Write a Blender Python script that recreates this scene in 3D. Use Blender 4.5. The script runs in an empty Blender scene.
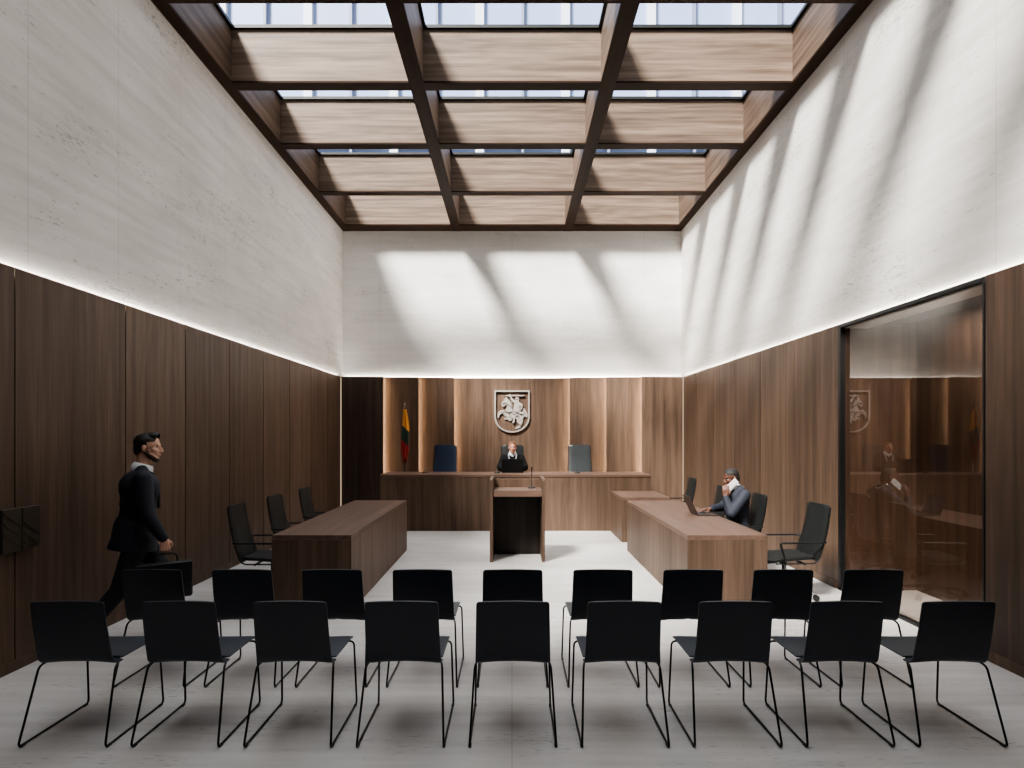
import bpy, bmesh, math, random
from mathutils import Vector as V, Matrix
random.seed(7)
sc = bpy.context.scene
COL = sc.collection
PI = math.pi

# ------------------------------------------------------------------ helpers
def tag(o, label=None, cat=None, group=None, kind=None):
    if label: o['label'] = label
    if cat: o['category'] = cat
    if group: o['group'] = group
    if kind: o['kind'] = kind
    return o

def thing(name, label, cat, loc=(0, 0, 0), rz=0, group=None):
    o = bpy.data.objects.new(name, None)
    COL.objects.link(o)
    o.location = loc
    o.rotation_euler = (0, 0, rz)
    o.empty_display_size = 0.1
    return tag(o, label, cat, group)

def newbm():
    bm = bmesh.new()
    bm.loops.layers.float_color.new('rnd')
    return bm

def obj(name, bm, mat, parent=None, smooth=False, angle=35, kind=None):
    me = bpy.data.meshes.new(name)
    bmesh.ops.recalc_face_normals(bm, faces=bm.faces)
    bm.to_mesh(me)
    bm.free()
    if mat: me.materials.append(mat)
    if smooth:
        me.shade_smooth()
        if angle < 180:
            try: me.set_sharp_from_angle(angle=math.radians(angle))
            except Exception: pass
    o = bpy.data.objects.new(name, me)
    COL.objects.link(o)
    if parent: o.parent = parent
    if kind: o['kind'] = kind
    return o

def box(bm, x0, x1, y0, y1, z0, z1, bev=0.0, seg=2, rnd=None, M=None):
    x0, x1 = min(x0, x1), max(x0, x1); y0, y1 = min(y0, y1), max(y0, y1); z0, z1 = min(z0, z1), max(z0, z1)
    t = newbm()
    r = bmesh.ops.create_cube(t, size=1)
    for v in t.verts:
        v.co = V(((x0 + x1) / 2 + v.co.x * (x1 - x0), (y0 + y1) / 2 + v.co.y * (y1 - y0), (z0 + z1) / 2 + v.co.z * (z1 - z0)))
    if bev > 0:
        bmesh.ops.bevel(t, geom=t.edges[:], offset=bev, segments=seg, affect='EDGES', profile=0.5)
    merge(bm, t, M, rnd)

def merge(bm, t, M=None, rnd=None):
    """append bmesh t (transformed) to bm"""
    if rnd is None: rnd = random.random()
    lay = bm.loops.layers.float_color.get('rnd')
    m = {}
    for v in t.verts:
        m[v] = bm.verts.new(M @ v.co if M else v.co)
    for f in t.faces:
        try:
            nf = bm.faces.new([m[v] for v in f.verts])
            nf.smooth = f.smooth
            if lay:
                for l in nf.loops: l[lay] = (rnd, rnd, rnd, 1)
        except ValueError:
            pass
    t.free()

def fillet(pts, r, n=5):
    pts = [V(p) for p in pts]
    out = [pts[0]]
    for i in range(1, len(pts) - 1):
        a, b, c = pts[i - 1], pts[i], pts[i + 1]
        d0 = (a - b); d1 = (c - b)
        rr = min(r, d0.length * .45, d1.length * .45)
        p0 = b + d0.normalized() * rr; p1 = b + d1.normalized() * rr
        for k in range(n + 1):
            t = k / n
            out.append(p0 * (1 - t) ** 2 + b * 2 * t * (1 - t) + p1 * t * t)
    out.append(pts[-1])
    return out

def tube(bm, pts, rad, n=8, closed=False):
    pts = [V(p) for p in pts]
    N = len(pts)
    rads = rad if isinstance(rad, (list, tuple)) else [rad] * N
    t = newbm()
    up = V((0, 0, 1))
    prev = None
    rings = []
    for i, p in enumerate(pts):
        if closed: d = (pts[(i + 1) % N] - pts[i - 1])
        else: d = pts[min(i + 1, N - 1)] - pts[max(i - 1, 0)]
        d.normalize()
        if prev is None:
            a = d.orthogonal().normalized()
        else:
            a = prev - d * prev.dot(d)
            if a.length < 1e-6: a = d.orthogonal()
            a.normalize()
        prev = a
        b = d.cross(a)
        rings.append([t.verts.new(p + (a * math.cos(2 * PI * k / n) + b * math.sin(2 * PI * k / n)) * rads[i]) for k in range(n)])
    rng = range(N if closed else N - 1)
    for i in rng:
        r0, r1 = rings[i], rings[(i + 1) % N]
        for k in range(n):
            f = t.faces.new([r0[k], r0[(k + 1) % n], r1[(k + 1) % n], r1[k]])
            f.smooth = True
    if not closed:
        t.faces.new(rings[0][::-1]); t.faces.new(rings[-1])
    merge(bm, t)

def lathe(bm, prof, c=(0, 0, 0), n=24, M=None):
    """prof: list of (r, z)"""
    t = newbm()
    rings = []
    for r, z in prof:
        rings.append([t.verts.new((c[0] + r * math.cos(2 * PI * k / n), c[1] + r * math.sin(2 * PI * k / n), c[2] + z)) for k in range(n)])
    for a, b in zip(rings, rings[1:]):
        for k in range(n):
            f = t.faces.new([a[k], a[(k + 1) % n], b[(k + 1) % n], b[k]]); f.smooth = True
    t.faces.new(rings[0][::-1]); t.faces.new(rings[-1])
    merge(bm, t, M)

def sweep_plate(bm, prof, thick, halfw, nx=10, round_first=0.0, round_last=0.0, curve=0.0, pinch=None):
    """plate swept along x: prof = [(y,z)...] centre line; halfw(i,t)->half width; rounded end corners"""
    prof = [V((0, p[0], p[1])) for p in prof]
    N = len(prof)
    cum = [0]
    for i in range(1, N): cum.append(cum[-1] + (prof[i] - prof[i - 1]).length)
    L = cum[-1]
    t = newbm()
    top, bot = [], []
    for i in range(N):
        d = (prof[min(i + 1, N - 1)] - prof[max(i - 1, 0)]).normalized()
        nrm = V((0, -d.z, d.y))
        w = halfw(cum[i] / L)
        for rr, dist in ((round_first, cum[i]), (round_last, L - cum[i])):
            if rr > 0 and dist < rr:
                w -= rr - math.sqrt(max(0, rr * rr - (rr - dist) ** 2))
        ra, rb = [], []
        for k in range(nx + 1):
            u = -1 + 2 * k / nx
            off = curve * (u * u)
            p = prof[i] + V((u * w, 0, 0)) + nrm * off
            th = thick * (1 if abs(u) < 1 else 0.55)
            ra.append(t.verts.new(p + nrm * th / 2)); rb.append(t.verts.new(p - nrm * th / 2))
        top.append(ra); bot.append(rb)
    for i in range(N - 1):
        for k in range(nx):
            t.faces.new([top[i][k], top[i][k + 1], top[i + 1][k + 1], top[i + 1][k]])
            t.faces.new([bot[i][k + 1], bot[i][k], bot[i + 1][k], bot[i + 1][k + 1]])
        t.faces.new([bot[i][0], top[i][0], top[i + 1][0], bot[i + 1][0]])
        t.faces.new([top[i][nx], bot[i][nx], bot[i + 1][nx], top[i + 1][nx]])
    for k in range(nx):
        t.faces.new([bot[0][k], bot[0][k + 1], top[0][k + 1], top[0][k]])
        t.faces.new([top[-1][k], top[-1][k + 1], bot[-1][k + 1], bot[-1][k]])
    merge(bm, t)

def poly_prism(bm, pts, M, h):
    """2-D polygon extruded along local z by h, then M"""
    t = newbm()
    a = [t.verts.new((p[0], p[1], 0)) for p in pts]
    b = [t.verts.new((p[0], p[1], h)) for p in pts]
    n = len(pts)
    t.faces.new(a[::-1]); t.faces.new(b)
    for k in range(n):
        t.faces.new([a[k], a[(k + 1) % n], b[(k + 1) % n], b[k]])
    bmesh.ops.recalc_face_normals(t, faces=t.faces)
    merge(bm, t, M)

def copy_tree(o, parent=None):
    c = o.copy()
    COL.objects.link(c)
    if parent: c.parent = parent
    for ch in list(o.children): copy_tree(ch, c)
    return c

# ------------------------------------------------------------------ materials
def srgb(r, g, b):
    f = lambda c: (c / 255 / 12.92) if c <= 10 else ((c / 255 + .055) / 1.055) ** 2.4
    return (f(r), f(g), f(b), 1)

def mat_base(name):
    m = bpy.data.materials.new(name)
    m.use_nodes = True
    nt = m.node_tree
    b = nt.nodes['Principled BSDF']
    return m, nt, b

def simple(name, col, rough=.5, metal=0, noise=.08, scale=40, spec=.5, coat=0):
    m, nt, b = mat_base(name)
    N = nt.nodes; Lk = nt.links
    tc = N.new('ShaderNodeTexCoord'); nz = N.new('ShaderNodeTexNoise')
    nz.inputs['Scale'].default_value = scale; nz.inputs['Detail'].default_value = 3
    Lk.new(tc.outputs['Object'], nz.inputs['Vector'])
    mx = N.new('ShaderNodeMix'); mx.data_type = 'RGBA'
    mx.inputs['A'].default_value = tuple(c * (1 - noise) for c in col[:3]) + (1,)
    mx.inputs['B'].default_value = tuple(min(1, c * (1 + noise)) for c in col[:3]) + (1,)
    Lk.new(nz.outputs['Fac'], mx.inputs['Factor'])
    Lk.new(mx.outputs['Result'], b.inputs['Base Color'])
    b.inputs['Roughness'].default_value = rough
    b.inputs['Metallic'].default_value = metal
    b.inputs['Specular IOR Level'].default_value = spec
    b.inputs['Coat Weight'].default_value = coat
    return m

def ramp(N, stops, interp='LINEAR'):
    r = N.new('ShaderNodeValToRGB')
    cr = r.color_ramp
    cr.interpolation = interp
    while len(cr.elements) < len(stops): cr.elements.new(.5)
    for e, (p, c) in zip(cr.elements, stops):
        e.position = p; e.color = c
    return r

def wood(name, axis, dark, mid, light, gain=1.0, rough=.5, stripe=1.0):
    """walnut veneer: grain runs along axis (0 x,1 y,2 z)"""
    m, nt, b = mat_base(name)
    N = nt.nodes; Lk = nt.links
    tc = N.new('ShaderNodeTexCoord')
    at = N.new('ShaderNodeAttribute'); at.attribute_name = 'rnd'
    ad = N.new('ShaderNodeVectorMath'); ad.operation = 'MULTIPLY_ADD'
    Lk.new(at.outputs['Vector'], ad.inputs[0]); ad.inputs[1].default_value = (13.1, 17.7, 9.3)
    Lk.new(tc.outputs['Object'], ad.inputs[2])
    def mapped(across, along):
        mp = N.new('ShaderNodeMapping')
        s = [across] * 3; s[axis] = along
        mp.inputs['Scale'].default_value = s
        Lk.new(ad.outputs[0], mp.inputs['Vector'])
        return mp
    m1 = mapped(1.0, .035); m2 = mapped(1.0, .02); m3 = mapped(1, .12)
    n1 = N.new('ShaderNodeTexNoise'); n1.inputs['Scale'].default_value = 10 * stripe; n1.inputs['Detail'].default_value = 5; n1.inputs['Roughness'].default_value = .6; n1.inputs['Distortion'].default_value = .15
    n2 = N.new('ShaderNodeTexNoise'); n2.inputs['Scale'].default_value = 85; n2.inputs['Detail'].default_value = 3
    n3 = N.new('ShaderNodeTexNoise'); n3.inputs['Scale'].default_value = 3; n3.inputs['Detail'].default_value = 2
    Lk.new(m1.outputs[0], n1.inputs['Vector']); Lk.new(m2.outputs[0], n2.inputs['Vector']); Lk.new(m3.outputs[0], n3.inputs['Vector'])
    # rings out of a slow noise : cathedral figure
    mu = N.new('ShaderNodeMath'); mu.operation = 'MULTIPLY'; mu.inputs[1].default_value = 60
    Lk.new(n3.outputs['Fac'], mu.inputs[0])
    sn = N.new('ShaderNodeMath'); sn.operation = 'SINE'; Lk.new(mu.outputs[0], sn.inputs[0])
    a1 = N.new('ShaderNodeMath'); a1.operation = 'MULTIPLY_ADD'; a1.inputs[1].default_value = .035
    Lk.new(sn.outputs[0], a1.inputs[0]); Lk.new(n1.outputs['Fac'], a1.inputs[2])
    a2 = N.new('ShaderNodeMath'); a2.operation = 'MULTIPLY_ADD'; a2.inputs[1].default_value = .28
    Lk.new(n2.outputs['Fac'], a2.inputs[0]); Lk.new(a1.outputs[0], a2.inputs[2])
    a3 = N.new('ShaderNodeMath'); a3.operation = 'MULTIPLY_ADD'; a3.inputs[1].default_value = .17
    Lk.new(at.outputs['Fac'], a3.inputs[0]); Lk.new(a2.outputs[0], a3.inputs[2])
    g = lambda c: tuple(x * gain for x in c[:3]) + (1,)
    r = ramp(N, [(.42, g(dark)), (.68, g(mid)), (.95, g(light))])
    Lk.new(a3.outputs[0], r.inputs['Fac'])
    Lk.new(r.outputs['Color'], b.inputs['Base Color'])
    b.inputs['Roughness'].default_value = rough
    b.inputs['Specular IOR Level'].default_value = .28
    bp = N.new('ShaderNodeBump'); bp.inputs['Strength'].default_value = .06; bp.inputs['Distance'].default_value = .004
    Lk.new(n2.outputs['Fac'], bp.inputs['Height']); Lk.new(bp.outputs[0], b.inputs['Normal'])
    return m

def stone(name, base, axis, joints, rough=.6, gain=1.0, vein=1.0):
    """travertine: fine bedding along axis, scattered pits; joints = [(axis, pitch, offset)...]"""
    m, nt, b = mat_base(name)
    N = nt.nodes; Lk = nt.links
    tc = N.new('ShaderNodeTexCoord')
    def noise(sc_across, sc_along, scale, detail, rot=0.0, rough=.6):
        mp = N.new('ShaderNodeMapping')
        s = [sc_across] * 3; s[axis] = sc_along
        mp.inputs['Scale'].default_value = s
        if rot: mp.inputs['Rotation'].default_value = rot
        Lk.new(tc.outputs['Object'], mp.inputs['Vector'])
        n = N.new('ShaderNodeTexNoise'); n.inputs['Scale'].default_value = scale; n.inputs['Detail'].default_value = detail; n.inputs['Roughness'].default_value = rough
        Lk.new(mp.outputs[0], n.inputs['Vector'])
        return n
    cloud = noise(1, .5, 1.6, 5)
    bed = noise(1, .07, 11, 6)
    pit = noise(1, .2, 60, 4)
    where = noise(1, .4, 2.6, 3)
    c = lambda k: tuple(min(1, x * k * gain) for x in base[:3]) + (1,)
    r1 = ramp(N, [(.35, c(.90)), (.65, c(1.04))]); Lk.new(cloud.outputs['Fac'], r1.inputs['Fac'])
    r2 = ramp(N, [(.33, (.86, .85, .84, 1)), (.6, (1, 1, 1, 1))]); Lk.new(bed.outputs['Fac'], r2.inputs['Fac'])
    mx = N.new('ShaderNodeMix'); mx.data_type = 'RGBA'; mx.blend_type = 'MULTIPLY'; mx.inputs['Factor'].default_value = .75 * vein
    Lk.new(r1.outputs['Color'], mx.inputs['A']); Lk.new(r2.outputs['Color'], mx.inputs['B'])
    # pits
    sm = N.new('ShaderNodeMath'); sm.operation = 'MULTIPLY_ADD'; sm.inputs[1].default_value = .55
    Lk.new(where.outputs['Fac'], sm.inputs[0]); Lk.new(pit.outputs['Fac'], sm.inputs[2])
    r3 = ramp(N, [(.985, (0, 0, 0, 1)), (1.0, (1, 1, 1, 1))])
    mm = N.new('ShaderNodeMapRange'); mm.inputs['From Min'].default_value = .90; mm.inputs['From Max'].default_value = 1.0
    Lk.new(sm.outputs[0], mm.inputs['Value'])
    mp = N.new('ShaderNodeMix'); mp.data_type = 'RGBA'
    mf = N.new('ShaderNodeMath'); mf.operation = 'MULTIPLY'; mf.inputs[1].default_value = .6 * vein
    Lk.new(mm.outputs['Result'], mf.inputs[0])
    Lk.new(mf.outputs[0], mp.inputs['Factor']); Lk.new(mx.outputs['Result'], mp.inputs['A'])
    mp.inputs['B'].default_value = c(.42)
    last = mp.outputs['Result']
    sep = N.new('ShaderNodeSeparateXYZ'); Lk.new(tc.outputs['Object'], sep.inputs[0])
    for ax, pitch, off in joints:
        s1 = N.new('ShaderNodeMath'); s1.operation = 'SUBTRACT'; s1.inputs[1].default_value = off; Lk.new(sep.outputs[ax], s1.inputs[0])
        s2 = N.new('ShaderNodeMath'); s2.operation = 'PINGPONG'; s2.inputs[1].default_value = pitch / 2; Lk.new(s1.outputs[0], s2.inputs[0])
        s3 = N.new('ShaderNodeMath'); s3.operation = 'LESS_THAN'; s3.inputs[1].default_value = .004; Lk.new(s2.outputs[0], s3.inputs[0])
        s4 = N.new('ShaderNodeMath'); s4.operation = 'MULTIPLY'; s4.inputs[1].default_value = .38; Lk.new(s3.outputs[0], s4.inputs[0])
        q = N.new('ShaderNodeMix'); q.data_type = 'RGBA'
        Lk.new(s4.outputs[0], q.inputs['Factor']); Lk.new(last, q.inputs['A']); q.inputs['B'].default_value = c(.4)
        last = q.outputs['Result']
    Lk.new(last, b.inputs['Base Color'])
    b.inputs['Roughness'].default_value = rough
    b.inputs['Specular IOR Level'].default_value = .3
    return m

def emit(name, col, strength):
    m = bpy.data.materials.new(name); m.use_nodes = True
    nt = m.node_tree; nt.nodes.clear()
    e = nt.nodes.new('ShaderNodeEmission'); o = nt.nodes.new('ShaderNodeOutputMaterial')
    e.inputs['Color'].default_value = col; e.inputs['Strength'].default_value = strength
    nt.links.new(e.outputs[0], o.inputs['Surface'])
    return m

def sheet_glass(name, tint, reflect, rough=0.0, fres=False):
    """thin pane: transparent with a tint, mixed with a mirror reflection"""
    m = bpy.data.materials.new(name); m.use_nodes = True
    nt = m.node_tree; nt.nodes.clear()
    N = nt.nodes
    t = N.new('ShaderNodeBsdfTransparent'); g = N.new('ShaderNodeBsdfGlossy'); x = N.new('ShaderNodeMixShader'); o = N.new('ShaderNodeOutputMaterial')
    t.inputs['Color'].default_value = tint
    g.inputs['Color'].default_value = (1, .97, .94, 1); g.inputs['Roughness'].default_value = rough
    if fres:
        lw = N.new('ShaderNodeFresnel'); lw.inputs['IOR'].default_value = 1.5
        ma = N.new('ShaderNodeMath'); ma.operation = 'MULTIPLY_ADD'; ma.inputs[1].default_value = 1.0; ma.inputs[2].default_value = reflect
        ma.use_clamp = True
        nt.links.new(lw.outputs[0], ma.inputs[0]); nt.links.new(ma.outputs[0], x.inputs['Fac'])
    else:
        x.inputs['Fac'].default_value = reflect
    nt.links.new(t.outputs[0], x.inputs[1]); nt.links.new(g.outputs[0], x.inputs[2]); nt.links.new(x.outputs[0], o.inputs['Surface'])
    return m

WD, WM, WL = srgb(67, 53, 44), srgb(87, 70, 58), srgb(108, 88, 74)
M = {}
M['wood_z'] = wood('walnut_upright', 2, WD, WM, WL)
M['wood_x'] = wood('walnut_across', 0, srgb(56, 45, 38), srgb(88, 73, 62), srgb(118, 101, 88), stripe=1.6)
M['wood_y'] = wood('walnut_lengthways', 1, srgb(56, 45, 38), srgb(88, 73, 62), srgb(118, 101, 88), stripe=1.6)
M['wood_top'] = wood('walnut_worktop', 1, srgb(76, 60, 52), srgb(98, 78, 68), srgb(114, 92, 80), rough=.4)
M['wood_top_x'] = wood('walnut_worktop_across', 0, srgb(76, 60, 52), srgb(98, 78, 68), srgb(114, 92, 80), rough=.4)
M['wood_dark'] = wood('dark_oak_and_shade', 2, srgb(30, 25, 23), srgb(46, 39, 36), srgb(62, 53, 48), rough=.45)
M['wood_panel_dark'] = wood('dark_walnut_upright', 2, srgb(58, 47, 42), srgb(76, 62, 55), srgb(92, 76, 68))
M['underside_x'] = wood('underside_shade_across', 0, srgb(36, 27, 22), srgb(46, 35, 29), srgb(56, 43, 36)); M['underside_x'].node_tree.nodes['Principled BSDF'].inputs['Specular IOR Level'].default_value = .04; M['underside_y'] = wood('underside_shade_lengthways', 1, srgb(36, 27, 22), srgb(46, 35, 29), srgb(56, 43, 36))  # beam wood darkened to imitate the shade on the undersides
M['stone_side'] = stone('travertine_side', (.72, .695, .665, 1), 1, [(1, 1.11, 5.95)], vein=1.3)
M['stone_back'] = stone('travertine_back', (.74, .722, .70, 1), 0, [(0, 2.86, 0)], vein=.8)
M['stone_floor'] = stone('travertine_floor', (.60, .578, .56, 1), 0, [(0, 7.4, 0.0)], rough=.45, vein=1.25)
M['underside_y'].node_tree.nodes['Principled BSDF'].inputs['Specular IOR Level'].default_value = .04
M['black_metal'] = simple('black_powder_coat', srgb(24, 24, 25), .4, .3)
M['frame_black'] = simple('black_window_frame', srgb(20, 21, 22), .45, .2)
M['shell'] = simple('black_lacquered_shell', srgb(34, 39, 50), .4, 0, .05, 20, .5)
M['shell_seat'] = simple('lit_seat_top', srgb(58, 62, 67), .5, 0, .05, 20, .5)  # the shell again, with light falling on the seat painted in as grey
M['rod'] = simple('black_steel_rod', srgb(20, 20, 21), .35, .4)
M['leather'] = simple('black_leather', srgb(31, 33, 33), .48, 0, .15, 90, .35)
M['leather_navy'] = simple('navy_leather', srgb(36, 50, 74), .42, 0, .12, 90)
M['leather_grey'] = simple('slate_leather', srgb(58, 62, 64), .35, 0, .12, 90)
M['chrome'] = simple('dark_chrome', srgb(120, 122, 124), .2, .9)
M['plastic'] = simple('black_plastic', srgb(22, 22, 23), .5)
M['led'] = emit('led_cove', (1.0, .93, .84, 1), 75)
M['led_warm'] = emit('led_warm', (1.0, .76, .52, 1), 30)
M['led_line'] = emit('led_line', (1.0, .78, .55, 1), .55)
M['glass_roof'] = sheet_glass('roof_glass', (.93, .96, .98, 1), .04)
M['glass_door'] = sheet_glass('smoked_partition_glass', (.60, .55, .515, 1), .13)

# ------------------------------------------------------------------ dimensions
HW = 3.612          # half width between wood panel faces
SW = 3.66           # half width between stone faces
YB = 13.86          # stone back wall
YF = -1.6           # wall behind the camera
ZP = 2.93           # top of panels
ZC = 6.11           # underside of the coffers
ZG = 6.785           # roof glass

# ------------------------------------------------------------------ setting
bm = newbm(); box(bm, -SW - .3, SW + .3, YF - .2, YB + .3, -.2, 0)
# niche floor belongs to the same slab level
obj('floor', bm, M['stone_floor'], kind='structure')

bm = newbm(); box(bm, -SW - .25, -SW, YF, YB, 0, 7.0)
obj('wall_left', bm, M['stone_side'], kind='structure')
GY0, GY1 = 4.89, 7.08   # glazed opening
bm = newbm()
box(bm, SW, SW + .25, YF, GY0, 0, 7.0); box(bm, SW, SW + .25, GY1 + .18, YB, 0, 7.0); box(bm, SW, SW + .25, GY1 + .0, GY1 + .18, ZP, 7.0); box(bm, SW, SW + .25, GY0, GY1, ZP - .05, 7.0)
obj('wall_right', bm, M['stone_side'], kind='structure')
bm = newbm(); box(bm, -SW - .25, SW + .25, YB, YB + .25, 0, 7.0)
obj('wall_back', bm, M['stone_back'], kind='structure')
bm = newbm(); box(bm, -SW - .25, SW + .25, YF - .25, YF, 0, 7.0)
obj('wall_front', bm, M['wood_dark'], kind='structure')

# wood panelling on the side walls (one mesh a wall, seams are gaps)
seams = [-1.55, -.86, .24, 1.35, 2.46, 3.57, 4.65, 5.98, 7.08, 8.19, 9.30, 10.40, 11.50, 12.55, 13.49]
G = .009
def panels(side, skip):
    bm = newbm()
    for a, b_ in zip(seams, seams[1:]):
        if (a, b_) in skip: continue
        box(bm, side * HW, side * (HW + .03), a + G, b_ - G, 0.002, ZP, rnd=random.random())
    if 0: box(bm, side * (HW + .031), side * (HW + .045), YF, GY0 if side > 0 else 13.49, 0.002, ZP - .10, rnd=.2)
    if 0: box(bm, side * (HW + .03), side * (HW + .045), GY1, 13.49, 0.002, ZP - .10, rnd=.2)
    return bm
bm = panels(-1, [(3.57, 4.65), (4.65, 5.98)])
obj('trim_1', bm, M['wood_z'], kind='structure')
bm = newbm(); box(bm, -HW - .046, -HW - .048, YF, 13.49, .002, ZP - .1)
obj('trim_23', bm, M['black_metal'], kind='structure')
# right wall: panel beside the glass starts at 4.89
rs = [-1.55, -.86, .24, 1.35, 2.46, 3.68, 4.89]
bm = newbm()
for a, b_ in list(zip(rs, rs[1:])) + list(zip(seams[8:], seams[9:])):
    box(bm, HW, HW + .03, a + G, b_ - G, .002, ZP, rnd=-.6 if b_ == 4.89 else random.random())  # panel on the near side of the glass darkened to imitate shade
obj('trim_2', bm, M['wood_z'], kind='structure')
bm = newbm(); box(bm, HW + .031, HW + .045, YF, GY0 - .02, .002, ZP - .1); box(bm, HW + .031, HW + .045, GY1 + .02, 13.49, .002, ZP - .1)
obj('trim_22', bm, M['black_metal'], kind='structure')

# doors in the left wall with carved pull plates
def pull_plate(y0, y1, flip, parent):
    bm = newbm()
    x0 = -HW
    box(bm, x0, x0 + .055, y0, y1, .875, 1.185, .004)
    # raised diagonal ribs
    for k in range(3):
        d = .02 + k * .075
        a = (y0 + .012, 1.17 - d); b_ = (y1 - .012, 1.17 - d - .10)
        if flip: a, b_ = (y0 + .012, 1.09 - d), (y1 - .012, .99 - d)
        if min(a[1], b_[1]) < .89: b_ = (b_[0], .893)
        t = newbm()
        pts = [(a[0], a[1]), (b_[0], b_[1]), (b_[0], b_[1] + .016), (a[0], a[1] + .016)]
        f0 = [t.verts.new((x0 + .054, p[0], p[1])) for p in pts]; f1 = [t.verts.new((x0 + .061, p[0], p[1])) for p in pts]
        t.faces.new(f0); t.faces.new(f1[::-1])
        for q in range(4): t.faces.new([f0[q], f0[(q + 1) % 4], f1[(q + 1) % 4], f1[q]])
        merge(bm, t)
    return obj('door_pull', bm, M['pull'], parent)
M['pull'] = simple('bronzed_pull_plate', srgb(70, 62, 52), .45, .3, .2, 30)
for n, (a, b_, py0, py1) in enumerate([(4.65, 5.98, 4.655, 4.83), (3.57, 4.65, 4.47, 4.645)]):
    bm = newbm(); box(bm, -HW, -HW - .030, a + .006, b_ - .006, .006, ZP, rnd=random.random())
    d = obj('door_%d' % (n + 1), bm, M['wood_z'], kind='structure')
    pull_plate(py0, py1, n == 0, d)

# baseboards
bm = newbm(); box(bm, -HW, -HW + .008, YF, 13.49, 0.001, .085)
obj('baseboard_left', bm, M['wood_y'] if False else M['wood_z'], kind='structure')
bm = newbm(); box(bm, HW, HW - .008, YF, GY0 - .03, 0.001, .085); box(bm, HW, HW - .008, GY1 + .05, 13.49, 0.001, .085)
obj('baseboard_right', bm, M['wood_z'], kind='structure')

# back wall: stepped panels, centre deepest
px = [-3.612, -2.72, -1.985, -1.238, 1.238, 2.005, 2.74, 3.612]
pyd = [13.50, 13.60, 13.70, 13.80, 13.70, 13.60, 13.50]
for i in range(7):
    bm = newbm()
    n_ = 1 if i != 3 else 3
    w = (px[i + 1] - px[i]) / n_
    rn = [.1, .35, .3, .45, .5, .8, .9][i]
    # block set back behind a thin lip that hides the light strip
    lo = px[i] - (.035 if 0 < i < 3 else 0); hi = px[i + 1] + (.035 if 3 < i < 6 else 0)
    if i == 3:
        for q in range(3): box(bm, px[3] + q * w + (.001 if q else 0) - (.035 if q == 0 else 0), px[3] + (q + 1) * w + (.035 if q == 2 else 0), pyd[3], 13.83, .0, ZP, rnd=rn)
    else:
        box(bm, lo if i < 3 else px[i] + .035, px[i + 1] - .035 if i < 3 else hi, pyd[i] + .012, 13.83, 0, ZP, rnd=rn)
        if i < 3: box(bm, lo, px[i + 1], pyd[i], pyd[i] + .0118, 0, ZP, rnd=rn)
        else: box(bm, px[i], hi, pyd[i], pyd[i] + .0118, 0, ZP, rnd=rn)
    obj('trim_%d' % (i + 3), bm, M['wood_panel_dark'] if i == 0 else M['wood_z'], kind='structure')  # leftmost panel in a darker tone

# LED lines : real strips in the coves
def led(name, boxes, m):
    bm = newbm()
    for bx_ in boxes: box(bm, *bx_)
    o = obj(name, bm, m, kind='structure')
    return o
led('trim_10', [(-HW - .032, -HW - .046, 4.0, 13.49, ZP - .02, ZP - .008)], M['led'])
led('trim_11', [(HW + .032, HW + .046, 4.0, 13.49, ZP - .02, ZP - .008)], M['led'])
led('trim_12', [(-HW, HW, 13.832, 13.85, ZP - .02, ZP - .008)], M['led'])
vl = []
for i, s in ((1, 1), (2, 1), (3, 1)):       # left steps: strip on the flank of the step
    x = px[i]; vl.append((x - .0345, x - .028, pyd[i - 1] + .02, pyd[i - 1] + .05, .3, ZP - .01))
for i in (4, 5, 6):
    x = px[i]; vl.append((x + .028, x + .0345, pyd[i] + .02, pyd[i] + .05, .3, ZP - .01))
for n, b_ in enumerate(vl): led('trim_%d' % (13 + n), [b_], M['led_warm'])
led('trim_19', [(-HW, -HW + .012, 13.488, 13.498, .05, ZP - .02)], M['led_line'])
led('trim_20', [(HW - .012, HW, 13.488, 13.498, .05, ZP - .02)], M['led_line'])

# coffered roof
cross = [(.95, 1.13), (2.78, 2.96), (4.58, 4.76), (6.35, 6.53), (8.01, 8.19), (9.71, 9.88), (11.63, 11.79), (13.475, YB)]
longs = [(-SW, -3.51), (-1.29, -1.11), (1.115, 1.30), (3.51, SW)]
bm = newbm(); box(bm, -SW - .25, SW + .25, YF - .25, .95, ZC, 7.0)
obj('ceiling', bm, M['wood_dark'], kind='structure')
for n, (a, b_) in enumerate(cross):
    bm = newbm(); box(bm, -SW, SW, a, b_, ZC + .03, ZG, .002, 1)
    o = tag(obj('ceiling_beam', bm, M['wood_x']), kind='structure')
    bm = newbm(); box(bm, -SW, SW, a - .003, b_ + (.003 if b_ < YB else 0), ZC + .004, ZC + .0298, .002, 1); obj('underside_shade', bm, M['underside_x'], o)  # thin dark cap stands in for shade under the beam
for a, b_ in longs:
    bm = newbm(); box(bm, a, b_, .95, YB, ZC + .029, ZG - .002, .002, 1)
    o = tag(obj('ceiling_beam', bm, M['wood_y']), kind='structure')
    bm = newbm(); box(bm, a - (.003 if a > -SW else 0), b_ + (.003 if b_ < SW else 0), .95, YB, ZC, ZC + .0285, .002, 1); obj('underside_shade', bm, M['underside_y'], o)
wn = 0
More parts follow.
